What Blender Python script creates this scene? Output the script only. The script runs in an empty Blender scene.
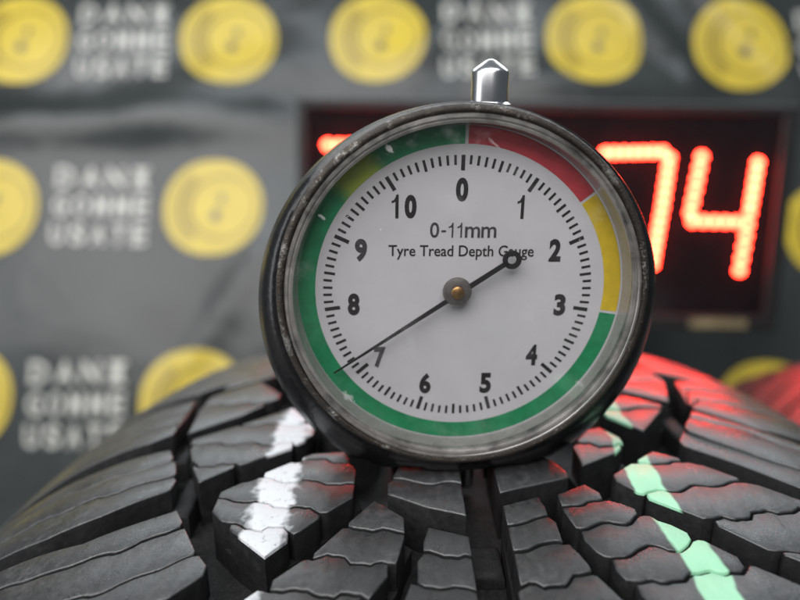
import bpy, math, random
import numpy as np
from mathutils import Vector, Matrix

random.seed(7)
rng = np.random.default_rng(7)
scene = bpy.context.scene
COL = scene.collection
MM = 0.001

# ------------------------------------------------------------------ camera
F = 693.0                       # focal length in photo pixels (800 wide)
PITCH = math.radians(10)
OFF = np.array([0.0, 0.0, 647.0])      # camera height above the floor, mm
cp, sp = math.cos(PITCH), math.sin(PITCH)

cam_d = bpy.data.cameras.new('camera')
cam_d.sensor_width = 36.0
cam_d.lens = F / 800 * 36.0
cam_d.clip_start = 0.002
cam_d.clip_end = 50
cam_d.dof.use_dof = True
cam_d.dof.focus_distance = 0.0885
cam_d.dof.aperture_fstop = 13.0
cam = bpy.data.objects.new('camera', cam_d)
COL.objects.link(cam)
cam.location = OFF * MM
cam.rotation_euler = (math.pi / 2 - PITCH, 0, 0)
scene.camera = cam

# ------------------------------------------------------------------ world and lamps (workshop panel and added fill)
world = bpy.data.worlds.new('World')
scene.world = world
world.use_nodes = True
bg = world.node_tree.nodes['Background']
bg.inputs[0].default_value = (0.80, 0.92, 1.0, 1)
bg.inputs[1].default_value = 0.09


def area(name, loc, aim, sx, sy, power, col):
    d = bpy.data.lights.new(name, 'AREA')
    d.shape = 'RECTANGLE'
    d.size, d.size_y, d.energy, d.color = sx, sy, power, col
    o = bpy.data.objects.new(name, d)
    COL.objects.link(o)
    o.location = (np.array(loc) + OFF) * MM
    v = Vector(np.array(aim) - np.array(loc))
    o.rotation_euler = v.to_track_quat('-Z', 'Y').to_euler()
    return o


area('added_sheen_light', (60, 860, 640), (0, 120, -60), 1.6, 0.36, 9.0, (0.90, 0.96, 1.0))  # added lamp just above the banner, for sheen on the tread tops
area('ceiling_panel_light', (-330, -680, 800), (0, 90, -20), 1.5, 0.9, 25.0, (1.0, 0.97, 0.97))
area('added_sheen_light', (-60, -230, 1150), (-60, 500, 60), 1.7, 0.12, 7.0, (0.88, 0.95, 1.0))  # added lamp, put in to streak the banner's upper creases
area('left_fill_light', (-1100, -200, 120), (0, 90, -20), 0.5, 1.3, 6.0, (0.95, 0.98, 1.0))  # lamp added at the left to whiten the plunger and case edge

vs = scene.view_settings
vs.view_transform = 'Standard'
vs.look = 'None'
vs.exposure = 0.0
vs.gamma = 1.0
scene.cycles.use_denoising = True
scene.cycles.max_bounces = 8
scene.cycles.transparent_max_bounces = 12
scene.cycles.sample_clamp_indirect = 8.0
scene.cycles.caustics_reflective = False
scene.cycles.caustics_refractive = False


# ------------------------------------------------------------------ geometry helpers
def c2w(v):
    """camera axes (x right, y down, z ahead), mm -> place axes (X right, Y ahead, Z up), mm"""
    x, y, z = v
    return np.array([x, z * cp - y * sp, -z * sp - y * cp])


def ray(px, py):
    return c2w(((px - 400) / F, (py - 300) / F, 1.0))


def empty(name, loc_mm, label=None, cat=None, group=None):
    o = bpy.data.objects.new(name, None)
    o.empty_display_size = 0.02
    COL.objects.link(o)
    o.location = (np.array(loc_mm) + OFF) * MM
    tag(o, label, cat, group)
    return o


def tag(o, label=None, cat=None, group=None, kind=None):
    if label: o['label'] = label
    if cat: o['category'] = cat
    if group: o['group'] = group
    if kind: o['kind'] = kind
    return o


def mesh(name, verts, faces, mat, parent=None, smooth=False, attr=None, sharp=None):
    """verts in mm, in the parent's own axes"""
    me = bpy.data.meshes.new(name)
    me.from_pydata([tuple(np.asarray(v) * MM) for v in verts], [], faces)
    if mat: me.materials.append(mat)
    if smooth:
        me.polygons.foreach_set('use_smooth', [True] * len(me.polygons))
        if sharp:
            me.set_sharp_from_angle(angle=math.radians(sharp))
    if attr is not None:
        a = me.attributes.new('tread', 'FLOAT_VECTOR', 'POINT')
        a.data.foreach_set('vector', np.asarray(attr, dtype=np.float32).ravel())
    me.update()
    o = bpy.data.objects.new(name, me)
    COL.objects.link(o)
    if parent: o.parent = parent
    return o


def lathe(prof, n, closed=False, axis='z', cx=0, cy=0, jitter=0.0):
    """profile of (r, h); revolved about z (or y)"""
    V, Fc = [], []
    m = len(prof)
    for i in range(n):
        a = 2 * math.pi * i / n
        for r, h in prof:
            rr = r + (random.uniform(-jitter, jitter) if jitter else 0)
            if axis == 'z':
                V.append((cx + rr * math.cos(a), cy + rr * math.sin(a), h))
            else:
                V.append((cx + rr * math.cos(a), h, cy - rr * math.sin(a)))
    for i in range(n):
        j = (i + 1) % n
        for k in range(m if closed else m - 1):
            l = (k + 1) % m
            Fc.append((i * m + k, j * m + k, j * m + l, i * m + l))
    return V, Fc


# ------------------------------------------------------------------ materials
def mat(name):
    m = bpy.data.materials.new(name)
    m.use_nodes = True
    nt = m.node_tree
    return m, nt, nt.nodes['Principled BSDF']


def N(nt, typ, **kw):
    n = nt.nodes.new(typ)
    for k, v in kw.items():
        if k in n.inputs.keys():
            n.inputs[k].default_value = v
        else:
            setattr(n, k, v)
    return n


def noise(nt, scale, detail=4, rough=0.55, coord=None, dim=None):
    n = N(nt, 'ShaderNodeTexNoise')
    n.inputs['Scale'].default_value = scale
    n.inputs['Detail'].default_value = detail
    n.inputs['Roughness'].default_value = rough
    if coord is not None: nt.links.new(coord, n.inputs['Vector'])
    return n.outputs['Fac']


def ramp(nt, fac, stops):
    r = N(nt, 'ShaderNodeValToRGB')
    e = r.color_ramp.elements
    while len(e) < len(stops): e.new(0.5)
    for i, (p, c) in enumerate(stops):
        e[i].position = p
        e[i].color = (*c, 1) if len(c) == 3 else c
    nt.links.new(fac, r.inputs[0])
    return r.outputs[0]


def math_n(nt, op, a, b=None, c=None, clamp=False):
    n = N(nt, 'ShaderNodeMath', operation=op)
    n.use_clamp = clamp
    for i, x in enumerate((a, b, c)):
        if x is None: continue
        if isinstance(x, (int, float)): n.inputs[i].default_value = x
        else: nt.links.new(x, n.inputs[i])
    return n.outputs[0]


def mixc(nt, fac, a, b):
    n = N(nt, 'ShaderNodeMix', data_type='RGBA')
    for sock, x in ((n.inputs[0], fac), (n.inputs[6], a), (n.inputs[7], b)):
        if isinstance(x, (int, float)): sock.default_value = x
        elif isinstance(x, tuple): sock.default_value = (*x, 1)
        else: nt.links.new(x, sock)
    return n.outputs[2]


def schlick(nt, f0):
    lw = N(nt, 'ShaderNodeLayerWeight')
    lw.inputs[0].default_value = 0.5
    return math_n(nt, 'MULTIPLY_ADD', math_n(nt, 'POWER', lw.outputs['Facing'], 5.0), 1 - f0, f0)


def bump(nt, b, height, dist, strength=1.0):
    n = N(nt, 'ShaderNodeBump')
    n.inputs['Strength'].default_value = strength
    n.inputs['Distance'].default_value = dist
    nt.links.new(height, n.inputs['Height'])
    nt.links.new(n.outputs[0], b.inputs['Normal'])
    return n


def plain(name, col, rough=0.5, metal=0.0, var=0.15, scale=900, bdist=0.0, spec=0.5):
    m, nt, b = mat(name)
    tc = N(nt, 'ShaderNodeTexCoord').outputs['Object']
    f = noise(nt, scale, 4, 0.6, tc)
    lo = tuple(c * (1 - var) for c in col)
    hi = tuple(min(1, c * (1 + var)) for c in col)
    nt.links.new(ramp(nt, f, [(0.3, lo), (0.7, hi)]), b.inputs['Base Color'])
    b.inputs['Roughness'].default_value = rough
    b.inputs['Metallic'].default_value = metal
    b.inputs['Specular IOR Level'].default_value = spec
    if bdist: bump(nt, b, f, bdist)
    return m


def rubber_material(name, paint):
    m, nt, b = mat(name)
    L = nt.links.new
    at = N(nt, 'ShaderNodeAttribute', attribute_name='tread')
    tv = at.outputs['Vector']
    sep = N(nt, 'ShaderNodeSeparateXYZ')
    L(tv, sep.inputs[0])
    u, v, h = sep.outputs
    big = noise(nt, 0.11, 3, 0.5, tv)
    mid = noise(nt, 0.9, 5, 0.6, tv)
    fine = noise(nt, 7.0, 3, 0.6, tv)
    base = ramp(nt, mid, [(0.25, (0.008, 0.0085, 0.009)), (0.75, (0.016, 0.0165, 0.017))])
    # tops greyer from wear; walls and grooves darker, their shade put into the colour
    wear_shade_mask = math_n(nt, 'LESS_THAN', h, 0.22)
    base = mixc(nt, wear_shade_mask, base, ramp(nt, mid, [(0.25, (0.019, 0.020, 0.021)), (0.75, (0.036, 0.037, 0.038))]))
    # dusty scuffs
    dust = ramp(nt, math_n(nt, 'MULTIPLY', big, mid), [(0.27, (0, 0, 0)), (0.42, (1, 1, 1))])
    base = mixc(nt, math_n(nt, 'MULTIPLY', dust, math_n(nt, 'MULTIPLY_ADD', wear_shade_mask, 0.35, 0.1)), base, (0.07, 0.07, 0.069))
    # grit that has settled in the grooves
    deep = N(nt, 'ShaderNodeMapRange')
    L(h, deep.inputs[0]); deep.inputs[1].default_value = 3.5; deep.inputs[2].default_value = 7.0
    grit = math_n(nt, 'MULTIPLY', deep.outputs[0], ramp(nt, noise(nt, 2.2, 4, 0.7, tv), [(0.45, (0, 0, 0)), (0.7, (1, 1, 1))]))
    base = mixc(nt, math_n(nt, 'MULTIPLY', grit, 0.3), base, (0.06, 0.054, 0.046))
    rough = N(nt, 'ShaderNodeMapRange')
    L(mid, rough.inputs[0])
    rough.inputs[3].default_value = 0.22; rough.inputs[4].default_value = 0.44
    L(math_n(nt, 'MULTIPLY_ADD', wear_shade_mask, 0.62, 0.18), b.inputs['Specular IOR Level'])
    patch = math_n(nt, 'MULTIPLY_ADD', noise(nt, 0.22, 4, 0.6, tv), 0.5, -0.25)
    rough_o = math_n(nt, 'ADD', math_n(nt, 'ADD', rough.outputs[0], patch), math_n(nt, 'MULTIPLY_ADD', wear_shade_mask, -0.27, 0.27))
    if paint:
        edge = math_n(nt, 'MULTIPLY', math_n(nt, 'SUBTRACT', noise(nt, 0.5, 2, 0.5, tv), 0.5), 4.0)
        edge2 = math_n(nt, 'MULTIPLY', math_n(nt, 'SUBTRACT', noise(nt, 0.3, 1, 0.5, tv), 0.5), 1.2)
        top = math_n(nt, 'LESS_THAN', h, 0.55)

        def stripe(curve, half, e, soft):
            fc = N(nt, 'ShaderNodeMapRange')      # u in mm -> 0..1
            L(u, fc.inputs[0]); fc.inputs[1].default_value = -90; fc.inputs[2].default_value = 90
            cv = N(nt, 'ShaderNodeFloatCurve')
            pts = cv.mapping.curves[0].points
            xs = [((uu + 90) / 180, (cc + 45) / 90) for uu, cc in curve]
            pts[0].location = xs[0]; pts[1].location = xs[-1]
            for q in xs[1:-1]: pts.new(*q)
            cv.mapping.update()
            L(fc.outputs[0], cv.inputs['Value'])
            centre = math_n(nt, 'MULTIPLY_ADD', cv.outputs[0], 90.0, -45.0)
            d = math_n(nt, 'ABSOLUTE', math_n(nt, 'ADD', math_n(nt, 'SUBTRACT', v, centre), e))
            s = N(nt, 'ShaderNodeMapRange')
            L(d, s.inputs[0]); s.inputs[1].default_value = half + soft; s.inputs[2].default_value = half - soft
            return math_n(nt, 'MULTIPLY', s.outputs[0], top)
        worn = ramp(nt, noise(nt, 0.7, 6, 0.72, tv), [(0.31, (0.12, 0.12, 0.12)), (0.43, (1, 1, 1))])
        white = stripe([(-90, -31), (-60, -29.6), (-50, -28.0), (-36, -28.0), (-20, -28.3), (90, -28)], 2.7, edge, 0.6)
        white = math_n(nt, 'MULTIPLY', white, worn)
        green = stripe([(-90, 25), (-58, 25.0), (-50, 24.8), (-42, 23.9), (-34, 24.0), (-20, 25.3), (90, 26)], 2.25, edge2, 0.2)
        green = math_n(nt, 'MULTIPLY', green, ramp(nt, noise(nt, 1.3, 4, 0.7, tv), [(0.22, (0.5, 0.5, 0.5)), (0.30, (1, 1, 1))]))
        base = mixc(nt, white, base, (0.52, 0.54, 0.56))
        base = mixc(nt, green, base, (0.27, 0.56, 0.36))
        pm = math_n(nt, 'MAXIMUM', white, green)
        rough_o = math_n(nt, 'ADD', rough_o, math_n(nt, 'MULTIPLY', pm, 0.12))
    L(base, b.inputs['Base Color'])
    L(rough_o, b.inputs['Roughness'])
    hgt = math_n(nt, 'ADD', math_n(nt, 'MULTIPLY', mid, 0.6), math_n(nt, 'MULTIPLY', fine, 0.4))
    bump(nt, b, hgt, 0.00016, 0.8)
    return m


M_rub = rubber_material('tread_rubber_with_paint_lines', True)
M_rub2 = rubber_material('tread_rubber', False)


# ------------------------------------------------------------------ the tyre surface
RT = 300.0
RC, V0, KS, ROLL = 471.4, 46.42, 0.010393, 0.02154
CEN = np.array([7.224, 127.988, -339.437])
X0 = 10.556
DEPTH = 7.6


def drop(v):
    v = np.asarray(v, float)
    return v * v / (2 * RC) + KS * np.maximum(0, np.abs(v) - V0) ** 2


def surf(u, v, h=0.0):
    """arc mm round the tyre, mm across the tread, mm below the tread surface -> mm relative to the axle"""
    r = RT - drop(v) - h
    a = u / RT
    # follow the shoulder: sink along the profile normal
    return np.array([v, r * math.sin(a), r * math.cos(a) + v * math.sin(ROLL)])


FLOOR_Z = CEN[2] - RT
tyre = empty('tyre', (X0, CEN[1], FLOOR_Z), 'black winter tyre with a white and a green paint line under the dial gauge', 'tyre')
BASE = np.array([0, 0, RT])      # axle above the tyre's base


def place(u, v, h=0.0):
    return surf(u, v, h) + BASE


# carcass: groove floor, shoulders, sidewalls and bead
prof = []
for v in np.linspace(-98, 98, 57):
    d = drop(v)
    k = min(1.0, max(0.0, (98 - abs(v)) / 10))
    prof.append((v, RT - d - DEPTH * k))
end = RT - float(drop(98))
right = [(105, end - 12), (111, end - 28), (113, end - 45), (109, end - 64), (101, end - 80), (96, end - 88), (88, end - 90), (86, end - 84)]
prof = [(-v, r) for v, r in reversed(right)] + prof + right
V, Fc, A = [], [], []
NS = 360
for i in range(NS):
    a = 2 * math.pi * i / NS
    for v, r in prof:
        V.append((v, r * math.sin(a), r * math.cos(a) + v * math.sin(ROLL) + RT))
        ua = a * RT if a <= math.pi else (a - 2 * math.pi) * RT
        A.append((ua, v, DEPTH))
m_ = len(prof)
for i in range(NS):
    j = (i + 1) % NS
    for k in range(m_ - 1):
        Fc.append((i * m_ + k, i * m_ + k + 1, j * m_ + k + 1, j * m_ + k))
mesh('carcass', V, Fc, M_rub, tyre, True, A)


# ------------------------------------------------------------------ tread blocks
def section(poly, v):
    us = []
    n = len(poly)
    for i in range(n):
        (u0, v0), (u1, v1) = poly[i], poly[(i + 1) % n]
        if abs(v1 - v0) < 1e-6:
            if abs(v - v0) < 1e-6: us += [u0, u1]
            continue
        t = (v - v0) / (v1 - v0)
        if -1e-9 <= t <= 1 + 1e-9: us.append(u0 + t * (u1 - u0))
    return (min(us), max(us)) if us else None


def inset(loop, d):
    """move a closed 2D loop inwards, with clamped mitres; loop counter-clockwise"""
    P = np.array(loop)
    a = P - np.roll(P, 1, 0)
    b = np.roll(P, -1, 0) - P
    a /= np.linalg.norm(a, axis=1)[:, None] + 1e-9
    b /= np.linalg.norm(b, axis=1)[:, None] + 1e-9
    na = np.stack([-a[:, 1], a[:, 0]], 1)
    nb = np.stack([-b[:, 1], b[:, 0]], 1)
    n = na + nb
    ln = np.linalg.norm(n, axis=1)[:, None]
    n = np.where(ln > 1e-3, n / (ln + 1e-9), na)
    c = np.clip((n * na).sum(1), 0.5, 1)[:, None]
    return P + n * d / c


def strip_mesh(cols, htop, hbot, bev, tilt=0.0):
    """cols: list of (v, ulo, uhi).  Prism between htop and hbot with rounded upper edges."""
    lo = [(c[0], c[1]) for c in cols]
    hi = [(c[0], c[2]) for c in cols]
    n = len(cols)
    loop = lo + hi[::-1]                      # counter-clockwise in (v, u)
    um = np.mean([p[1] for p in loop])
    wmin = max(0.2, min(1.0, np.mean([c[2] - c[1] for c in cols]) / 4))
    bv = min(bev, wmin)
    rings = []
    if bev > 0:
        for f, dh in ((0.0, bv), (0.3, bv * 0.3), (1.0, 0.0)):
            rings.append((inset(loop, bv * f) if f else np.array(loop), htop + dh))
    else:
        rings.append((np.array(loop), htop))
    rings.insert(0, (np.array(loop), hbot))
    # keep inset pairs from crossing
    V, A = [], []
    for P, h in rings:
        P = P.copy()
        P[:n, 0] = np.maximum.accumulate(np.clip(P[:n, 0], P[0, 0], P[n - 1, 0]))
        P[n:, 0] = np.maximum.accumulate(np.clip(P[n:, 0], P[-1, 0], P[n, 0])[::-1])[::-1]
        for i in range(n):
            j = 2 * n - 1 - i
            if P[j, 1] < P[i, 1] + 0.02:
                mid = 0.5 * (P[j, 1] + P[i, 1]); P[i, 1], P[j, 1] = mid - 0.01, mid + 0.01
        for v, u in P:
            hh = h + (tilt * (u - um) if h < hbot - 0.01 else 0)
            V.append(place(u, v, hh)); A.append((u, v, h))
    Fc = []
    k = 2 * n
    for r in range(len(rings) - 1):
        for i in range(k):
            j = (i + 1) % k
            Fc.append((r * k + i, r * k + j, (r + 1) * k + j, (r + 1) * k + i))
    b0 = (len(rings) - 1) * k
    for i in range(n - 1):
        Fc.append((b0 + i, b0 + i + 1, b0 + k - 2 - i, b0 + k - 1 - i))
    return V, Fc, A


def make_block(poly, sipes, mat_=None, parent=None, dv=0.7, split=4.3):
    mat_ = mat_ or M_rub
    parent = parent or tyre
    vmin, vmax = min(p[1] for p in poly), max(p[1] for p in poly)
    vs_ = set(np.linspace(vmin + 0.02, vmax - 0.02, max(4, int((vmax - vmin) / dv))))
    pv = {p[1] for p in poly if vmin + 0.1 < p[1] < vmax - 0.1}
    vs_ = {v for v in vs_ if all(abs(v - q) > 0.28 for q in pv)} | pv
    vs_ = sorted(vs_)
    cols = [(v, *section(poly, v)) for v in vs_]
    V, Fc, A = strip_mesh(cols, split, DEPTH + 0.8, 0)
    blk = mesh('tread_block', V, Fc, mat_, parent, False, A)
    # wavy sipes: a list of functions of (v, lo, hi)
    amp = random.uniform(0.55, 0.8)
    ph = random.uniform(0, 6.28)
    wl = random.uniform(6.0, 7.5)
    vc, hw = 0.5 * (vmin + vmax), 0.5 * (vmax - vmin)
    s_rng = {id(s): (random.uniform(0.8, 1.15), random.uniform(0, 6.28), random.uniform(0.9, 1.5)) for s in sipes}

    def curve(s, v, lo, hi):
        env = max(0.0, 1 - (abs(v - vc) / hw) ** 4)
        if s[0] == 'f':
            base = lo + (hi - lo) * s[1]
            w = 0.45
        elif s[0] == 'p':
            q = sorted(s[1], key=lambda e: e[1])
            base = float(np.interp(v, [e[1] for e in q], [e[0] for e in q]))
            w = 0.6
        else:
            base = s[1] + (v - s[2]) * s[3]
            w = 1.0
        r_ = s_rng[id(s)]
        x = v * 6.2832 / (wl * r_[0]) + ph + r_[1]
        zig = max(-0.7, min(0.7, 1.5 * math.sin(x))) + 0.16 * math.sin(3.1 * x + r_[1])
        gate = 0.6 + 0.5 * max(0.0, math.sin(v * 0.31 + r_[1]))
        return base + w * amp * env * zig * gate * r_[2]
    lines = [[-1e3] * len(cols)] + sorted([[curve(s, *c) for c in cols] for s in sipes], key=lambda q: q[len(q) // 2]) + [[1e3] * len(cols)]
    gap = 0.24
    for a, b in zip(lines[:-1], lines[1:]):
        runs, cur = [], []
        for (v, lo, hi), x, y in zip(cols, a, b):
            l, h_ = max(lo, x + gap), min(hi, y - gap)
            if h_ - l > 0.12: cur.append((v, l, h_))
            elif cur: runs.append(cur); cur = []
        if cur: runs.append(cur)
        for r in runs:
            while len(r) > 3 and r[0][2] - r[0][1] < 0.45: r = r[1:]
            while len(r) > 3 and r[-1][2] - r[-1][1] < 0.45: r = r[:-1]
            if len(r) < 3: continue
            V, Fc, A = strip_mesh(r, random.uniform(-0.06, 0.12), split, 0.2, random.uniform(-0.012, 0.012))
            mesh('lamella', V, Fc, mat_, blk, True, A, sharp=50)
    return blk


def f_(*q): return [('f', x) for x in q]
def p_(*q): return [('p', x) for x in q]
def l_(*q): return [('l', *x) for x in q]


BL = [
    # left side, from the shoulder to the middle, one row after another
    ([(12, -95), (12, -63), (10, -52), (18, -43), (34, -41), (30, -52), (28, -95)], f_(.36, .68)),
    ([(8, -95), (6, -61), (4, -51), (-14, -49), (-16, -53), (-16, -62), (-14, -95)], f_(.36, .68)),
    ([(4, -49), (13, -40), (0, -33), (-9, -39), (-15, -47)], l_((-2, -41, -.2))),
    ([(-20, -95), (-22, -59), (-21, -48), (-27, -45.2), (-34, -43), (-39, -52), (-41, -59), (-39, -95)], p_([(-26, -95), (-27.5, -60), (-27, -52), (-25, -45)], [(-32, -95), (-34, -60), (-32.8, -52), (-30, -43)])),
    ([(-18, -46), (-14, -39), (-7, -30), (-19, -24), (-24, -27), (-29, -35), (-33, -40), (-29, -42)], l_((-14.5, -32, -.15), (-21.5, -36, -.2), (-28, -39, -.2))),
    ([(-44, -95), (-45, -64), (-45, -52), (-40, -41), (-49, -36), (-53, -33), (-57, -37), (-62, -60), (-62, -95)], p_([(-50, -95), (-50, -54), (-47.8, -46), (-44, -39.4), (-42, -36)], [(-57, -95), (-56.5, -52), (-55.4, -46), (-52.7, -41), (-49.5, -35)])),
    ([(-37, -37), (-33, -32), (-27, -24), (-27, -19), (-36, -16), (-40, -17), (-43, -20), (-51, -27), (-46, -32), (-41, -36)],
     l_((-29.5, -22, -.15), (-34.5, -27, -.22), (-40.5, -28, -.33), (-46, -27, -.28))),
    ([(-41, -14), (-46, -9), (-49, -10), (-54, -11), (-59, -14), (-70, -19), (-68, -29), (-58, -28), (-51, -21)],
     l_((-47.5, -13, -.3), (-52.8, -16, -.22), (-58.2, -18, -.2), (-64, -20, -.2))),
    ([(-28, -9), (-27, -1), (-45, -2), (-43, -7), (-39, -13)], l_((-37, -7, -.2), (-32, -6, -.2))),
    ([(-47, -7), (-49, -2), (-68, -2), (-68, -11), (-59, -10)], l_((-52.3, -5, -.15), (-57.5, -6, -.2), (-63, -6, -.2))),
    # right side
    ([(-27, 3), (-27, 9), (-32, 12), (-36, 14), (-40, 3)], l_((-31, 7, .2))),
    ([(-43, 3), (-41, 8), (-50, 10), (-56, 12), (-64, 16), (-68, 4), (-59, 2.5)], l_((-46.3, 6, .3), (-51.2, 6, .25), (-57, 7, .2), (-62.5, 8, .2))),
    ([(-41, 10), (-38, 15), (-42, 18), (-45, 22), (-49, 26), (-54, 31), (-57, 35), (-62, 42), (-72, 36), (-70, 22), (-59, 16), (-50, 12)],
     l_((-42.6, 14, .2), (-46.6, 17, .25), (-51.6, 20, .25), (-55.8, 24, .22), (-62, 28, .2))),
    ([(-36, 19), (-28, 28), (-31, 33), (-36, 39), (-40, 44), (-42, 50), (-57, 47), (-53, 37), (-51, 34), (-45, 28), (-41, 23)],
     l_((-31.8, 27, .1), (-38.2, 30, .25), (-43.9, 37, .25), (-50, 43, .22))),
    ([(-42, 52.5), (-42, 95), (-60, 95), (-60, 52)], f_(.33, .66)),
    ([(-11, 41), (-18, 50), (-21, 55), (-22, 95), (-39, 95), (-37, 46), (-31, 40), (-25, 33)], p_([(-14, 38), (-18.5, 45.9), (-25.5, 54), (-27, 95)], [(-19, 35), (-25.5, 41), (-31.6, 48.7), (-33, 95)])),
    ([(-7, 26), (-4, 31), (-9, 37), (-21, 29), (-14, 24)], l_((-11.5, 29, .2),)),
    ([(-28, 15), (-21, 20), (-20, 22), (-25, 25), (-29, 22), (-33, 16)], l_((-26.5, 20, .1),)),
    ([(4, 24), (18, 30), (20, 43), (8, 43.3), (-6, 38.8), (-1, 32)], l_((6, 34, .1),)),
    ([(-9, 41.3), (-17, 50), (-18, 56), (-18, 95), (9, 95), (11, 60), (10, 50), (8, 45.3)], f_(.4, .7)),
    # behind the gauge and over the crest
    ([(-21, -22), (-8, -27), (1, -19), (-8, -13), (-22, -14)], l_((-11, -20, -.2),)),
    ([(-8, -9), (-6, -1), (-24, -2), (-22, -7), (-19, -12)], l_((-15, -6, -.2),)),
    ([(-6, 3), (-6, 9), (-10, 12), (-15, 14), (-23, 3)], l_((-13, 7, .2),)),
    ([(12, -9), (14, -1), (-3, -2), (-1, -7), (2, -12)], l_((6, -6, -.2),)),
    ([(15, 3), (15, 9), (11, 12), (5, 14), (-3, 3)], l_((7, 7, .2),)),
    ([(2, -30), (14, -34), (24, -24), (14, -14), (3, -16)], l_((12, -24, -.2),)),
    ([(-4, 17), (8, 14), (16, 20), (2, 23), (-8, 23)], l_((2, 19, .2),)),
]
for poly, sp_ in BL:
    make_block(poly, sp_)


def shifted(i, du): return [(u + du, v) for u, v in BL[i][0]]
def sh_s(i, du): return [s if s[0] == 'f' else ('p', [(a + du, b) for a, b in s[1]]) if s[0] == 'p' else ('l', s[1] + du, s[2], s[3]) for s in BL[i][1]]


for k in range(1, 4):                       # rows over the crest
    for i, step in ((0, 21.5), (2, 21.5), (23, 18), (24, 18), (25, 21.5), (19, 28), (18, 28)):
        make_block(shifted(i, step * k + (3 if i == 2 else 0)), sh_s(i, step * k + (3 if i == 2 else 0)), dv=2.0)
for k in range(1, 3):                       # rows below the frame
    for i, step in ((5, -21.5), (14, -21.5), (9, -21.5), (11, -27)):
        make_block(shifted(i, step * k), sh_s(i, step * k), dv=2.0)

# small rubber bridges in the grooves between neighbouring blocks
for u, v, lu, lv, top in ((-30.5, -42.6, 5.5, 1.6, 3.4), (-47, 0.4, 3.0, 2.2, 5.4), (-12, 38.6, 6, 1.6, 3.2), (-14, -47.6, 4, 1.2, 3.6)):
    V, Fc, A = strip_mesh([(v - lv, u - lu, u + lu), (v, u - lu, u + lu), (v + lv, u - lu, u + lu)], top, DEPTH + 0.5, 0.8)
    mesh('groove_bridge', V, Fc, M_rub, tyre, True, A, sharp=50)

# the rest of the tread round the tyre, all alike
GEN = [[(-9, 56), (-9, 95), (9, 95), (9, 56), (5, 53)], [(-16, 30), (-8, 52), (5, 50), (8, 44), (-4, 30)], [(-19, 4), (-17, 27), (-5, 28), (-7, 4)]]
V, Fc, A = [], [], []
for k in range(4, 81):
    u0 = 22.0 * k + 10
    for g in GEN:
        for s in (-1, 1):
            vs_ = np.linspace(min(p[1] for p in g) + .02, max(p[1] for p in g) - .02, 5)
            cols = [(v * s, *section(g, v)) for v in vs_]
            cols = [(v, a + u0, b + u0) for v, a, b in cols]
            if s < 0: cols = cols[::-1]
            v_, f__, a_ = strip_mesh(cols, 0, DEPTH + .5, 0.4)
            n0 = len(V)
            V += v_; A += a_; Fc += [tuple(x + n0 for x in f) for f in f__]
o = mesh('tread_pattern', V, Fc, M_rub, tyre, False, A)
tag(o, kind='stuff')


# second tyre behind, a copy with plain rubber
def copy_tree(o, parent, m):
    c = o.copy()
    if o.type == 'MESH' and m:
        c.material_slots[0].link = 'OBJECT'
        c.material_slots[0].material = m
    COL.objects.link(c)
    c.parent = parent
    for ch in list(o.children): copy_tree(ch, c, m)
    return c


t2 = copy_tree(tyre, None, M_rub2)
t2.location = (np.array([X0 + 232, CEN[1] + 105, FLOOR_Z]) + OFF) * MM
t2.scale = (0.95, 0.95, 0.95)
t2['label'] = 'black tyre lit red by the numeric display, standing behind the tyre with paint lines'

# floor
M_floor = plain('concrete', (0.22, 0.21, 0.20), 0.8, 0, 0.2, 12, 0.0005)
S = 2500
fz = FLOOR_Z + OFF[2]
fl = mesh('floor', [(-S, -S, fz), (S, -S, fz), (S, S, fz), (-S, S, fz)], [(0, 1, 2, 3)], M_floor)
tag(fl, kind='structure')

# ------------------------------------------------------------------ dial gauge
def Rot(yaw, pitch, roll):
    cy, sy = math.cos(yaw), math.sin(yaw); c_, s_ = math.cos(pitch), math.sin(pitch); cr, sr = math.cos(roll), math.sin(roll)
    return np.array([[1, 0, 0], [0, c_, -s_], [0, s_, c_]]) @ np.array([[cy, 0, sy], [0, 1, 0], [-sy, 0, cy]]) @ np.array([[cr, -sr, 0], [sr, cr, 0], [0, 0, 1]])


RG = Rot(*np.radians([-2.52, 17.22, 0.84]))
D = 93.17
CG = np.array([57.93 * D / F, -8.67 * D / F, D])
FOOT = 26.4
ex, ey, ez = c2w(RG @ np.array([1, 0, 0])), c2w(RG @ np.array([0, -1, 0])), c2w(RG @ np.array([0, 0, -1]))
g0 = c2w(CG) - ey * FOOT
gauge = empty('depth_gauge', g0, 'round dial tread depth gauge with a chrome plunger standing on the tyre', 'gauge')
gauge.matrix_world = Matrix(((ex[0], ey[0], ez[0], (g0[0] + OFF[0]) * MM), (ex[1], ey[1], ez[1], (g0[1] + OFF[1]) * MM),
                             (ex[2], ey[2], ez[2], (g0[2] + OFF[2]) * MM), (0, 0, 0, 1)))


def gm(name, V, Fc, m, parent=None, smooth=False, sharp=None):
    """gauge part: dial axes (x right, y up from the dial centre, z to the viewer)"""
    return mesh(name, [(x, y + FOOT, z) for x, y, z in V], Fc, m, parent or gauge, smooth, None, sharp)


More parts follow.
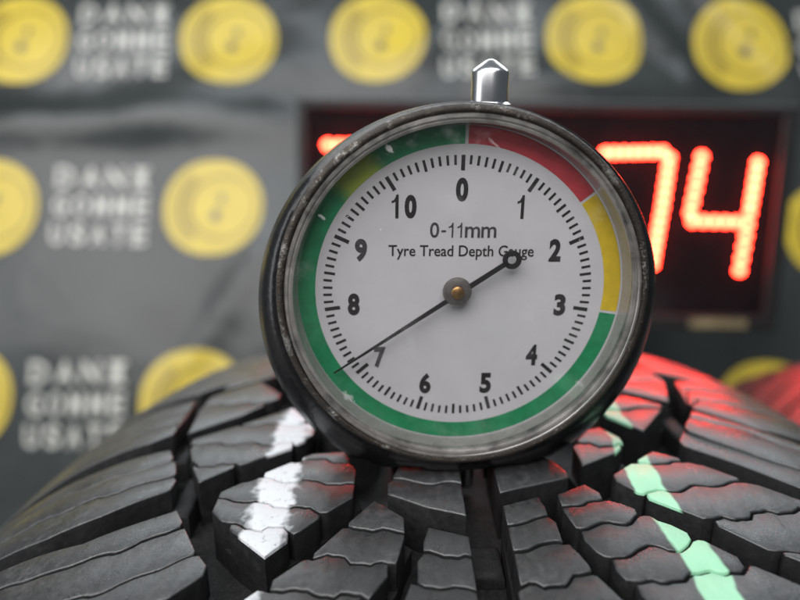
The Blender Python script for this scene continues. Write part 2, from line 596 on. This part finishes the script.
# materials
M_case = plain('black_enamel_case', (0.008, 0.008, 0.009), 0.27, 0, 0.5, 1400, 0.00006)
m, nt, b = mat('worn_bezel_metal')
tc = N(nt, 'ShaderNodeTexCoord').outputs['Object']
n1 = noise(nt, 160, 5, 0.7, tc); n2 = noise(nt, 2600, 4, 0.7, tc)
mx = math_n(nt, 'ADD', math_n(nt, 'MULTIPLY', n1, 0.75), math_n(nt, 'MULTIPLY', n2, 0.35))
nt.links.new(ramp(nt, mx, [(0.42, (0.020, 0.017, 0.015)), (0.58, (0.07, 0.060, 0.052)), (0.68, (0.36, 0.35, 0.33))]), b.inputs['Base Color'])
nt.links.new(ramp(nt, mx, [(0.42, (0.2, 0.2, 0.2)), (0.62, (1, 1, 1))]), b.inputs['Metallic'])
b.inputs['Roughness'].default_value = 0.42
bump(nt, b, n2, 0.0002, 1.0)
M_bezel = m
m = bpy.data.materials.new('clear_plastic_rim'); m.use_nodes = True
nt = m.node_tree; nt.nodes.clear()
out = N(nt, 'ShaderNodeOutputMaterial')
tr = N(nt, 'ShaderNodeBsdfTransparent'); tr.inputs[0].default_value = (0.80, 0.79, 0.77, 1)
gl = N(nt, 'ShaderNodeBsdfGlossy'); gl.inputs['Roughness'].default_value = 0.16
df = N(nt, 'ShaderNodeBsdfDiffuse'); df.inputs[0].default_value = (0.42, 0.40, 0.37, 1)
fr = schlick(nt, 0.05)
tc = N(nt, 'ShaderNodeTexCoord').outputs['Object']
mx1 = N(nt, 'ShaderNodeMixShader'); mx2 = N(nt, 'ShaderNodeMixShader')
nt.links.new(ramp(nt, noise(nt, 260, 5, 0.7, tc), [(0.35, (0.05, 0.05, 0.05)), (0.7, (0.5, 0.5, 0.5))]), mx1.inputs[0])
nt.links.new(tr.outputs[0], mx1.inputs[1]); nt.links.new(df.outputs[0], mx1.inputs[2])
nt.links.new(math_n(nt, 'MULTIPLY_ADD', fr, 1.2, 0.06, clamp=True), mx2.inputs[0]); nt.links.new(mx1.outputs[0], mx2.inputs[1]); nt.links.new(gl.outputs[0], mx2.inputs[2])
nt.links.new(mx2.outputs[0], out.inputs[0])
M_wall = m
M_chrome = plain('chrome', (0.74, 0.74, 0.76), 0.27, 1.0, 0.06, 300)
M_brass = plain('brass', (0.42, 0.24, 0.09), 0.38, 0.9, 0.25, 900)
M_hub = plain('dull_steel_hub', (0.20, 0.185, 0.175), 0.42, 0.6, 0.25, 900)
M_ink = plain('black_ink', (0.014, 0.011, 0.013), 0.55, 0, 0.4, 1500)
M_ink2 = plain('faded_black_ink', (0.05, 0.045, 0.05), 0.6, 0, 0.6, 2500)
M_needle = plain('needle_black', (0.012, 0.012, 0.014), 0.45, 0, 0.4, 3000)
M_green = plain('band_green', (0.012, 0.25, 0.10), 0.5, 0, 0.2, 500)
M_red = plain('band_red', (0.52, 0.045, 0.06), 0.5, 0, 0.15, 500)
M_yellow = plain('band_yellow', (0.68, 0.48, 0.02), 0.5, 0, 0.12, 500)
nt = M_green.node_tree; b = nt.nodes['Principled BSDF']        # one stretch of the band blends to lime
src = b.inputs['Base Color'].links[0].from_socket
tc = N(nt, 'ShaderNodeTexCoord').outputs['Object']
sx = N(nt, 'ShaderNodeSeparateXYZ'); nt.links.new(tc, sx.inputs[0])
ang = math_n(nt, 'ARCTAN2', sx.outputs[0], math_n(nt, 'SUBTRACT', sx.outputs[1], FOOT * MM))
dd = math_n(nt, 'ABSOLUTE', math_n(nt, 'ADD', ang, math.radians(41)))
fd = N(nt, 'ShaderNodeMapRange', interpolation_type='SMOOTHSTEP')
nt.links.new(math_n(nt, 'ADD', dd, math_n(nt, 'MULTIPLY', noise(nt, 400, 3, 0.5, tc), 0.06)), fd.inputs[0])
fd.inputs[1].default_value = 0.24; fd.inputs[2].default_value = 0.10
nt.links.new(mixc(nt, fd.outputs[0], src, (0.36, 0.46, 0.05)), b.inputs['Base Color'])
M_dial = plain('dial_white', (0.62, 0.61, 0.63), 0.6, 0, 0.05, 120)

# lens: thin clear plastic with smears
m = bpy.data.materials.new('scratched_clear_lens'); m.use_nodes = True
nt = m.node_tree; nt.nodes.clear()
out = N(nt, 'ShaderNodeOutputMaterial')
tr = N(nt, 'ShaderNodeBsdfTransparent'); tr.inputs[0].default_value = (0.97, 0.97, 0.97, 1)
gl = N(nt, 'ShaderNodeBsdfGlossy'); gl.inputs['Roughness'].default_value = 0.06
df = N(nt, 'ShaderNodeBsdfDiffuse'); df.inputs[0].default_value = (0.75, 0.74, 0.74, 1)
fr = schlick(nt, 0.035)
tc = N(nt, 'ShaderNodeTexCoord').outputs['Object']
mx1 = N(nt, 'ShaderNodeMixShader'); mx2 = N(nt, 'ShaderNodeMixShader')
nt.links.new(fr, mx1.inputs[0]); nt.links.new(tr.outputs[0], mx1.inputs[1]); nt.links.new(gl.outputs[0], mx1.inputs[2])
sm = ramp(nt, noise(nt, 130, 6, 0.72, tc), [(0.56, (0.005, 0.005, 0.005)), (0.82, (0.10, 0.10, 0.10))])
spk = ramp(nt, noise(nt, 1100, 2, 0.5, tc), [(0.78, (0, 0, 0)), (0.80, (0.35, 0.35, 0.35))])
def blot(cx, cy, rx, ry, amount):
    mp = N(nt, 'ShaderNodeMapping', vector_type='TEXTURE')
    mp.inputs['Location'].default_value = (cx * MM, (cy + FOOT) * MM, 0.0033)
    mp.inputs['Rotation'].default_value = (0, 0, math.radians(-40))
    mp.inputs['Scale'].default_value = (rx * MM, ry * MM, 1)
    nt.links.new(tc, mp.inputs[0])
    ln = N(nt, 'ShaderNodeVectorMath', operation='LENGTH'); nt.links.new(mp.outputs[0], ln.inputs[0])
    d = math_n(nt, 'ADD', ln.outputs['Value'], math_n(nt, 'MULTIPLY', noise(nt, 900, 5, 0.7, tc), 1.4))
    return math_n(nt, 'MULTIPLY', ramp(nt, d, [(0.0, (1, 1, 1)), (0.95, (0.75, 0.75, 0.75)), (1.0, (0, 0, 0))]), amount)


acc = math_n(nt, 'ADD', sm, spk)
for q in ((-14.6, -14.2, 3.4, 1.3, 0.32), (-9.5, 19.0, 2.0, 0.9, 0.3), (-16.5, -16.0, 2.2, 0.7, 0.25), (16.8, -12.2, 2.0, 0.8, 0.16), (-17.8, 10.5, 1.6, 0.5, 0.25), (3.2, 19.8, 2.6, 0.6, 0.16)):
    acc = math_n(nt, 'ADD', acc, blot(*q), clamp=True)
nt.links.new(acc, mx2.inputs[0])
nt.links.new(mx1.outputs[0], mx2.inputs[1]); nt.links.new(df.outputs[0], mx2.inputs[2])
nt.links.new(mx2.outputs[0], out.inputs[0])
M_lens = m

# case body: lofted drum with a flat foot
rings = [(-10, 0.5, -3.0, 26.4), (-9, .5, -3.3, 27.4), (-5, .5, -3.5, 27.8), (-2, .5, -3.0, 27.5), (0.4, .45, -1.9, 26.5), (1.9, .45, -.8, 25.4), (2.3, .45, -.6, 24.7), (2.2, .45, 0, 23.6), (-0.9, .45, 0, 23.5)]
V, Fc = [], []
n = 160
for z, cx, cy, r in rings:
    for i in range(n):
        a = 2 * math.pi * i / n
        V.append((cx + r * math.cos(a), max(-FOOT, cy + r * math.sin(a)), z))
for k in range(len(rings) - 1):
    for i in range(n):
        j = (i + 1) % n
        Fc.append((k * n + i, k * n + j, (k + 1) * n + j, (k + 1) * n + i))
Fc += [tuple(range(n - 1, -1, -1)), tuple((len(rings) - 1) * n + i for i in range(n))]
case = gm('case', V, Fc, M_case, None, True, 40)

CX = 0.45
V, Fc = lathe([(24.0, 0.6), (24.35, 0.9), (24.45, 2.4), (24.4, 2.9), (24.2, 3.2), (23.8, 3.3), (23.5, 3.2), (23.4, 2.9), (23.35, 1.5)], 220, cx=CX, jitter=0.035)
bez = gm('bezel', V, Fc, M_bezel, None, True, 60)
V, Fc = lathe([(23.3, 1.0), (23.35, 3.1), (23.15, 3.55), (22.85, 3.62), (22.75, 3.5), (22.6, 3.5), (22.5, 3.62), (22.2, 3.55), (22.1, 3.2), (21.95, 1.4), (21.8, 0.2)], 200, cx=CX)
gm('clear_rim', V, Fc, M_wall, bez, True, 40)

# lens
prof_l = [(0.01, 2.95), (22.0, 2.55), (22.02, 3.05), (18, 3.25), (10, 3.45), (0.01, 3.55)]
V, Fc = lathe(prof_l, 128, cx=CX)
gm('lens', V, Fc, M_lens, None, True, 40)

# dial and its printing
V, Fc = lathe([(0.01, 0), (23.3, 0), (23.3, -0.6), (0.01, -0.6)], 128, cx=0.3)
dial = gm('dial', V, Fc, M_dial)


def arc_band(name, a0, a1, r0, r1, z, m, cx=0.35):
    k = max(6, int((a1 - a0) / 2))
    V, Fc = [], []
    for i in range(k + 1):
        a = math.radians(a0 + (a1 - a0) * i / k)
        for r in (r0, r1):
            V.append((cx + r * math.sin(a), r * math.cos(a), z))
    for i in range(k): Fc.append((2 * i, 2 * i + 2, 2 * i + 3, 2 * i + 1)[::-1])
    return gm(name, V, Fc, m, dial)


arc_band('red_band', 0.6, 51.4, 19.45, 21.72, 0.03, M_red)
arc_band('yellow_band', 52.4, 97.6, 19.45, 21.72, 0.03, M_yellow)
arc_band('green_band', 98.6, 359.4, 19.45, 21.72, 0.03, M_green)
V, Fc = [], []
for i in range(110):
    a = 2 * math.pi * i / 110
    r1 = 18.05
    if i % 10 == 0: r0, w = 16.05, 0.25
    elif i % 5 == 0: r0, w = 16.6, 0.18
    else: r0, w = 16.85, 0.165
    r0 += random.uniform(-.08, .08)
    d = np.array([math.sin(a), math.cos(a)]); p = np.array([d[1], -d[0]])
    k = len(V)
    for rr, s in ((r0, -1), (r0, 1), (r1, 1), (r1, -1)):
        q = d * rr + p * w * s
        V.append((q[0], q[1], 0.035))
    Fc.append((k, k + 3, k + 2, k + 1)[::-1] if False else (k, k + 1, k + 2, k + 3))
gm('scale_ticks', V, Fc, M_ink, dial)


def text_mesh(s, bold=0.0, res=4):
    cu = bpy.data.curves.new('t', 'FONT')
    cu.body = s
    cu.size = 1.0
    cu.offset = bold
    cu.resolution_u = res
    o = bpy.data.objects.new('t', cu)
    COL.objects.link(o)
    dg = bpy.context.evaluated_depsgraph_get()
    me = bpy.data.meshes.new_from_object(o.evaluated_get(dg))
    P = np.array([v.co[:2] for v in me.vertices])
    Fs = [tuple(p.vertices) for p in me.polygons]
    bpy.data.objects.remove(o)
    bpy.data.curves.remove(cu)
    bpy.data.meshes.remove(me)
    lo, hi = P.min(0), P.max(0)
    return (P - lo) / (hi - lo), Fs           # unit box


def one(st):
    """a figure 1 with a flag, unit box, st = stem width"""
    P = np.array([(1 - st, 0), (1, 0), (1, 1), (1 - st * .72, 1), (1 - st, .88), (.30, .76), (0.0, .74), (0.0, .63), (1 - st, .70)])
    return P, [(0, 1, 2, 8), (8, 2, 3, 4), (8, 4, 5), (8, 5, 6, 7)]


def dial_text(name, s, cx, cy, w, h, m, bold=0.0):
    P, Fs = one(0.46) if s == '1' else text_mesh(s, bold)
    V = [(cx + (p[0] - .5) * w, cy + (p[1] - .5) * h, 0.035) for p in P]
    return gm(name, V, Fs, m, dial)


NPOS = {0: (0, 13.65), 1: (7.75, 11.45), 2: (12.75, 5.7), 3: (14.0, -1.9), 4: (10.65, -9.2), 5: (4.4, -13.4), 6: (-4.1, -13.4), 7: (-10.45, -9.5), 8: (-14.0, -1.85), 9: (-13.0, 5.6), 10: (-7.35, 11.4)}
for k, (x, y) in NPOS.items():
    s = str(k)
    if k == 10:
        dial_text('numeral', '1', x - 1.25, y, 0.9, 3.1, M_ink, 0.05)
        dial_text('numeral', '0', x + 0.75, y, 1.55, 3.1, M_ink, 0.05)
    else:
        dial_text('numeral', s, x, y, 0.9 if k == 1 else 1.6, 3.1, M_ink2 if k in (7, 9) else M_ink, 0.05)
for ch, x, w, y, h in (('0', -3.4, 1.2, 8.35, 2.05), ('-', -2.2, .62, 8.2, .26), ('m', 1.6, 2.0, 8.1, 1.5), ('m', 3.75, 2.0, 8.1, 1.5)):
    dial_text('range_lettering', ch, x, y, w, h, M_ink2, 0.012)
for x in (-1.25, -.1):
    P, Fs = one(0.34)
    gm('range_lettering', [(x + (p[0] - .5) * .62, 8.35 + (p[1] - .5) * 2.0, 0.035) for p in P], Fs, M_ink2, dial)
dial_text('title_lettering', 'Tyre Tread Depth Gauge', 0.25, 5.35, 19.3, 2.0, M_ink, 0.012)

# needle
tip = np.array([-16.7, -11.2]); rg_ = np.array([6.75, 4.75])
dr = (rg_ - tip) / np.linalg.norm(rg_ - tip); pr = np.array([-dr[1], dr[0]])
V, Fc = [], []
L_ = np.linalg.norm(rg_ - tip) - 0.75
for t, w in ((0, 0.10), (0.5, 0.26), (0.8, 0.34), (1.0, 0.31)):
    for z in (1.35, 1.6):
        for s in (-1, 1):
            q = tip + dr * L_ * t + pr * w * s
            V.append((q[0], q[1], z))
for k in range(3):
    a = 4 * k
    Fc += [(a, a + 1, a + 5, a + 4), (a + 2, a + 6, a + 7, a + 3), (a, a + 4, a + 6, a + 2), (a + 1, a + 3, a + 7, a + 5)]
Fc += [(0, 2, 3, 1), (12, 13, 15, 14)]
needle = gm('needle', V, Fc, M_needle)
V, Fc = lathe([(0.58, 1.35), (1.25, 1.35), (1.25, 1.6), (0.58, 1.6)], 32, closed=True, cx=rg_[0], cy=rg_[1])
gm('needle_ring', V, Fc, M_needle, needle, True, 40)
hx, hy = -0.3, 0.42
V, Fc = lathe([(0.4, 0.0), (1.0, 0.0), (1.0, 1.2), (1.85, 1.25), (1.95, 1.5), (1.8, 1.85), (1.2, 2.05), (0.9, 2.05), (0.01, 1.9)], 48, cx=hx, cy=hy)
hub = gm('hub', V, Fc, M_hub, None, True, 40)
V, Fc = lathe([(0.85, 1.9), (0.85, 2.3), (0.7, 2.42), (0.01, 2.45)], 32, cx=hx, cy=hy)
gm('hub_pin', V, Fc, M_brass, hub, True, 40)

# plunger on top and probe below
V, Fc = lathe([(2.9, 22.0), (2.9, 24.2), (2.45, 24.5), (2.42, 28.1), (2.3, 28.4), (1.9, 28.75), (0.75, 29.55), (0.3, 29.75), (0.01, 29.8)], 64, axis='y', cx=3.75, cy=-5)
gm('plunger', V, Fc, M_chrome, None, True, 35)
V, Fc = lathe([(0.01, -33.2), (0.8, -33.0), (1.1, -32.5), (1.1, -24), (0.01, -24)], 32, axis='y', cx=3.2, cy=-5)
gm('probe', V, Fc, M_chrome, None, True, 35)

# ------------------------------------------------------------------ numeric display
YS = 400.0                                        # plane of the display's front
def on_sign(px, py, dy=0.0):
    r = ray(px, py)
    p = r * ((YS + dy) / r[1])
    return p


TL, TR_, BR = on_sign(293, 97), on_sign(797, 105), on_sign(777, 331)
zt = 0.5 * (TL[2] + TR_[2]); rz = math.atan2(TR_[2] - TL[2], TR_[0] - TL[0])
SW = (TR_[0] - TL[0]); SHT = TR_[2] - BR[2]
s0 = np.array([0.5 * (TL[0] + TR_[0]), YS, zt - SHT])
sign = empty('led_display', s0, 'black numeric display with glowing red digits ending in 74', 'display')
sign.rotation_euler = (0, -rz, 0)
cR, sR = math.cos(rz), math.sin(rz)


def to_sign(px, py, dy=0.0):
    p = on_sign(px, py, dy) - s0
    return (cR * p[0] + sR * p[2], p[1], -sR * p[0] + cR * p[2])


def box(x0, x1, y0, y1, z0, z1):
    V = [(x, y, z) for x in (x0, x1) for y in (y0, y1) for z in (z0, z1)]
    return V, [(0, 1, 3, 2), (4, 6, 7, 5), (0, 4, 5, 1), (2, 3, 7, 6), (0, 2, 6, 4), (1, 5, 7, 3)]


M_sframe = plain('black_powder_frame', (0.009, 0.009, 0.0095), 0.5, 0, 0.2, 300)
M_panel = plain('dark_acrylic_panel', (0.010, 0.007, 0.008), 0.12, 0, 0.15, 60, spec=0.3)
M_glare = plain('pale_yellow_glare', (0.22, 0.18, 0.10), 0.45, 0, 0.5, 60)  # colour stands in for lamp glare on the glossy front
m, nt, b = mat('red_led')
b.inputs['Base Color'].default_value = (0.5, 0.02, 0.02, 1)
b.inputs['Emission Color'].default_value = (1.0, 0.022, 0.010, 1)
b.inputs['Emission Strength'].default_value = 95.0
M_led = m
hw_ = SW / 2
V, Fc = box(-hw_, hw_, 3, 42, 0, SHT)
mesh('housing', V, Fc, M_sframe, sign)
fw = 9.0
for nm, (x0, x1, z0, z1) in {'top': (-hw_, hw_, SHT - 6, SHT), 'bot': (-hw_, hw_, 0, fw), 'l': (-hw_, -hw_ + 6, fw, SHT - 6), 'r': (hw_ - 9, hw_, fw, SHT - 6)}.items():
    V, Fc = box(x0, x1, -1.8, 3, z0, z1)
    o = mesh('frame_bar', V, Fc, M_sframe, sign)
    bv = o.modifiers.new('b', 'BEVEL'); bv.width = 0.0012; bv.segments = 2
V, Fc = box(-hw_ + 6.2, hw_ - 9.2, 0, 2.8, fw + .2, SHT - 6.2)
mesh('front_panel', V, Fc, M_panel, sign)
a_, b_ = to_sign(692, 313, -4), to_sign(748, 325, -4)
V, Fc = box(a_[0], b_[0], -2.2, -1.6, 2.0, 7.0)
mesh('glare_plate', V, Fc, M_glare, sign)  # thin pale plate added in place of a reflection

led_me = None
def segment(p0, p1, n):
    """a lit segment: a thin strip with its row of lamps"""
    global led_me
    a, b = np.array(to_sign(*p0)), np.array(to_sign(*p1))
    d = (b - a) / np.linalg.norm(b - a); q = np.array([-d[2], 0, d[0]]) * 3.6
    e0, e1 = a - d * 3, b + d * 3
    V = []
    for y in (-0.5, 0.1):
        for c in (e0 - q, e1 - q, e1 + q, e0 + q): V.append((c[0], y, c[2]))
    sg = mesh('segment', V, [(0, 1, 2, 3), (4, 7, 6, 5), (0, 4, 5, 1), (1, 5, 6, 2), (2, 6, 7, 3), (3, 7, 4, 0)], M_panel, sign)
    for i in range(n):
        c = a + (b - a) * i / (n - 1)
        if led_me is None:
            Vv, Ff = lathe([(2.5, 0), (2.4, 1.0), (1.8, 2.1), (0.9, 2.7), (0.01, 2.85)], 12)
            Vv = [(x, -h, y) for x, y, h in Vv]
            o = mesh('led', Vv, Ff, M_led, sg, True)
            led_me = o.data
        else:
            o = bpy.data.objects.new('led', led_me); COL.objects.link(o); o.parent = sg
        o.location = (c[0] * MM, -0.4 * MM, c[2] * MM)


segment((701, 157), (690, 212), 6)
segment((692, 221), (736, 222), 5)
segment((757, 163), (749, 212), 6)
segment((747, 224), (739, 270), 5)
segment((605, 153), (662, 152), 7)
segment((669, 158), (662, 207), 6)
segment((660, 217), (652, 264), 6)
segment((328, 145), (392, 146), 7)
segment((399, 152), (395, 203), 6)
segment((394, 213), (389, 262), 6)
segment((512, 152), (569, 151), 7)
segment((576, 157), (571, 206), 6)
segment((570, 216), (563, 263), 6)
# bracket from the display back to the banner's wall, and two feet hidden behind the tyre
M_steel = plain('grey_steel', (0.25, 0.25, 0.26), 0.45, 0.8, 0.2, 120)
for x in (-60, 60):
    V, Fc = box(x - 6, x + 6, 42, 54, -(s0[2] - FLOOR_Z), SHT - 20)
    mesh('post', V, Fc, M_steel, sign)
V, Fc = box(-130, 130, 20, 90, -(s0[2] - FLOOR_Z), -(s0[2] - FLOOR_Z) + 6)
mesh('base_plate', V, Fc, M_steel, sign)

# ------------------------------------------------------------------ banner
TIL = math.radians(11)
ZB = 640.0
YB = (205 - 300) / F * ZB
bn_o = c2w((0, YB, ZB)); bn_t = c2w((0, math.cos(TIL), -math.sin(TIL))); bn_n = c2w((0, -math.sin(TIL), -math.cos(TIL)))
T_END = 330.0


def px_banner(px, py):
    r = ray(px, py)
    t = (bn_o @ bn_n) / (r @ bn_n)
    q = r * t - bn_o
    return q[0], q @ bn_t


def fold(s, t):
    w = 3.2 * math.sin(s / 83 + t / 150 + .6) + 2.0 * math.sin(t / 47 + s / 260) + 1.2 * math.sin(s / 31 - t / 58)
    for (s1, t1, s2, t2, amp, wd) in CREASE:
        dx, dy = s2 - s1, t2 - t1; ln = math.hypot(dx, dy)
        a = ((s - s1) * dx + (t - t1) * dy) / ln; d = ((s - s1) * -dy + (t - t1) * dx) / ln
        e = 1 / (1 + math.exp(-(a / 12))) / (1 + math.exp(-((ln - a) / 12)))
        w += amp * e * math.exp(-(d / wd) ** 2)
    return w


CREASE = []
for (a, b_, amp, wd) in (((-80, 128), (290, 118), 7, 22), ((395, 70), (520, -40), 8, 20), ((590, -30), (715, 95), 5, 9), ((690, -20), (830, 110), 6, 14),
                         ((270, 240), (175, 380), 4, 12), ((300, 60), (120, 110), 4, 25), ((690, 88), (470, 78), 6, 18)):
    CREASE.append((*px_banner(*a), *px_banner(*b_), amp, wd))


def bpt(s, t, lift=0.0):
    """point of the hanging vinyl: slopes forward at first, then hangs down"""
    if t <= T_END:
        p = bn_o + np.array([s, 0, 0]) + bn_t * t
    else:
        p = bn_o + np.array([s, 0, 0]) + bn_t * T_END + np.array([0, 0, -1.0]) * (t - T_END)
    return p + bn_n * (fold(s, t) + lift)


T_MAX = T_END + ((bn_o + bn_t * T_END)[2] - FLOOR_Z) - 6
m, nt, b = mat('grey_vinyl')
tc = N(nt, 'ShaderNodeTexCoord').outputs['Object']
nn = noise(nt, 9, 4, 0.55, tc)
nt.links.new(ramp(nt, nn, [(0.3, (0.020, 0.024, 0.024)), (0.7, (0.040, 0.046, 0.046))]), b.inputs['Base Color'])
b.inputs['Roughness'].default_value = 0.25
b.inputs['Specular IOR Level'].default_value = 0.36
bump(nt, b, noise(nt, 22, 3, 0.5, tc), 0.003, 0.6)
M_vinyl = m
M_pr_y = plain('print_yellow', (0.56, 0.425, 0.04), 0.36, 0, 0.08, 40)
M_pr_d = plain('print_dark', (0.10, 0.095, 0.07), 0.36, 0, 0.1, 40)
M_pr_y2 = plain('print_ochre', (0.24, 0.175, 0.025), 0.36, 0, 0.08, 40)
M_pr_w = plain('print_offwhite', (0.46, 0.46, 0.42), 0.36, 0, 0.06, 40)

b0 = bpt(0, T_MAX); b0 = np.array([0, b0[1], FLOOR_Z])
banner = empty('banner', b0, 'grey vinyl banner printed with yellow tyre logos and DANI GOMME USATE lettering', 'banner')
ss = np.linspace(-850, 850, 171)
tt = np.concatenate([np.linspace(-420, T_END, 90), np.linspace(T_END + 12, T_MAX, 14)])
V = [bpt(s, t) - b0 for t in tt for s in ss]
ns = len(ss)
Fc = [(i * ns + j, (i + 1) * ns + j, (i + 1) * ns + j + 1, i * ns + j + 1) for i in range(len(tt) - 1) for j in range(ns - 1)]
sheet = mesh('vinyl_sheet', V, Fc, M_vinyl, banner, True)


def disc(name, s, t, rs, rt, m, lift, parent, seg=48, rings_=4, p=2.15):
    V = [(s, t)]; Fc = []
    for k in range(1, rings_ + 1):
        for i in range(seg):
            a = 2 * math.pi * i / seg
            c, d = math.cos(a), math.sin(a)
            V.append((s + rs * k / rings_ * math.copysign(abs(c) ** (2 / p), c), t + rt * k / rings_ * math.copysign(abs(d) ** (2 / p), d)))
    for i in range(seg):
        Fc.append((0, 1 + i, 1 + (i + 1) % seg))
        for k in range(rings_ - 1):
            Fc.append((1 + k * seg + i, 1 + (k + 1) * seg + i, 1 + (k + 1) * seg + (i + 1) % seg, 1 + k * seg + (i + 1) % seg))
    return mesh(name, [bpt(a, b, lift) - b0 for a, b in V], [f[::-1] for f in Fc], m, parent)


def arc_line(s, t, r, a0, a1, w, m, lift, parent, sx=1.0):
    V, Fc = [], []
    k = 20
    for i in range(k + 1):
        a = math.radians(a0 + (a1 - a0) * i / k)
        for rr in (r - w, r + w):
            V.append(bpt(s + rr * math.cos(a) * sx, t + rr * math.sin(a), lift) - b0)
    for i in range(k): Fc.append((2 * i, 2 * i + 1, 2 * i + 3, 2 * i + 2))
    return mesh('tread_line', V, Fc, m, parent)


def logo(px, py):
    s, t = px_banner(px, py)
    lg = disc('logo', s, t, 46, 46, M_pr_y, 0.8, banner)
    for q in (40, 34, 28):
        arc_line(s + 4, t, q, 125, 235, 1.5, M_pr_y2, 1.3, lg)
    arc_line(s + 9, t, 31, 0, 360, 1.2, M_pr_y2, 1.3, lg)
    disc('logo_mark', s + 3, t + 8, 4.5, 5.5, M_pr_d, 1.3, lg, 20, 2, 2)
    disc('logo_mark', s + 8, t - 8, 2.6, 5, M_pr_d, 1.3, lg, 20, 2, 2)


def words(px, py):
    s, t = px_banner(px, py)
    for k, wd in enumerate(('DANI', 'GOMME', 'USATE')):
        n_ = len(wd)
        cell = 92.0 / n_
        V, Fs = [], []
        for i, ch in enumerate(wd):
            P, Ff = text_mesh(ch, 0.035, 2)
            k0 = len(V)
            w = cell * (0.74 if ch != 'I' else 0.42)
            for p in P:
                V.append(bpt(s - 46 + cell * (i + .5) + (p[0] - .5) * w, t + (k - 1) * 27.5 - (p[1] - .5) * 20.5, 0.8) - b0)
            Fs += [tuple(x + k0 for x in f) for f in Ff]
            if ch == 'I':       # broad serifs
                for yy in (-1, 1):
                    k0 = len(V)
                    for dx, dy in ((-.34, -2), (.34, -2), (.34, 2), (-.34, 2)):
                        V.append(bpt(s - 46 + cell * (i + .5) + dx * cell, t + (k - 1) * 27.5 + yy * 8.2 + dy, 1.0) - b0)
                    Fs.append((k0, k0 + 3, k0 + 2, k0 + 1))
        mesh('lettering', V, Fs, M_pr_w, banner)


for x, y in ((22, 42), (229, 40), (378, 38), (593, 42), (741, 44), (-120, 42), (948, 44), (-12, 208), (212, 206), (352, 206), (580, 208), (836, 232), (-140, 208), (-42, 398), (192, 402), (345, 400), (575, 400), (772, 414)):
    logo(x, y)
for x, y in ((125, 43), (487, 42), (845, 45), (100, 205), (468, 205), (75, 404), (455, 404), (930, 240)):
    words(x, y)
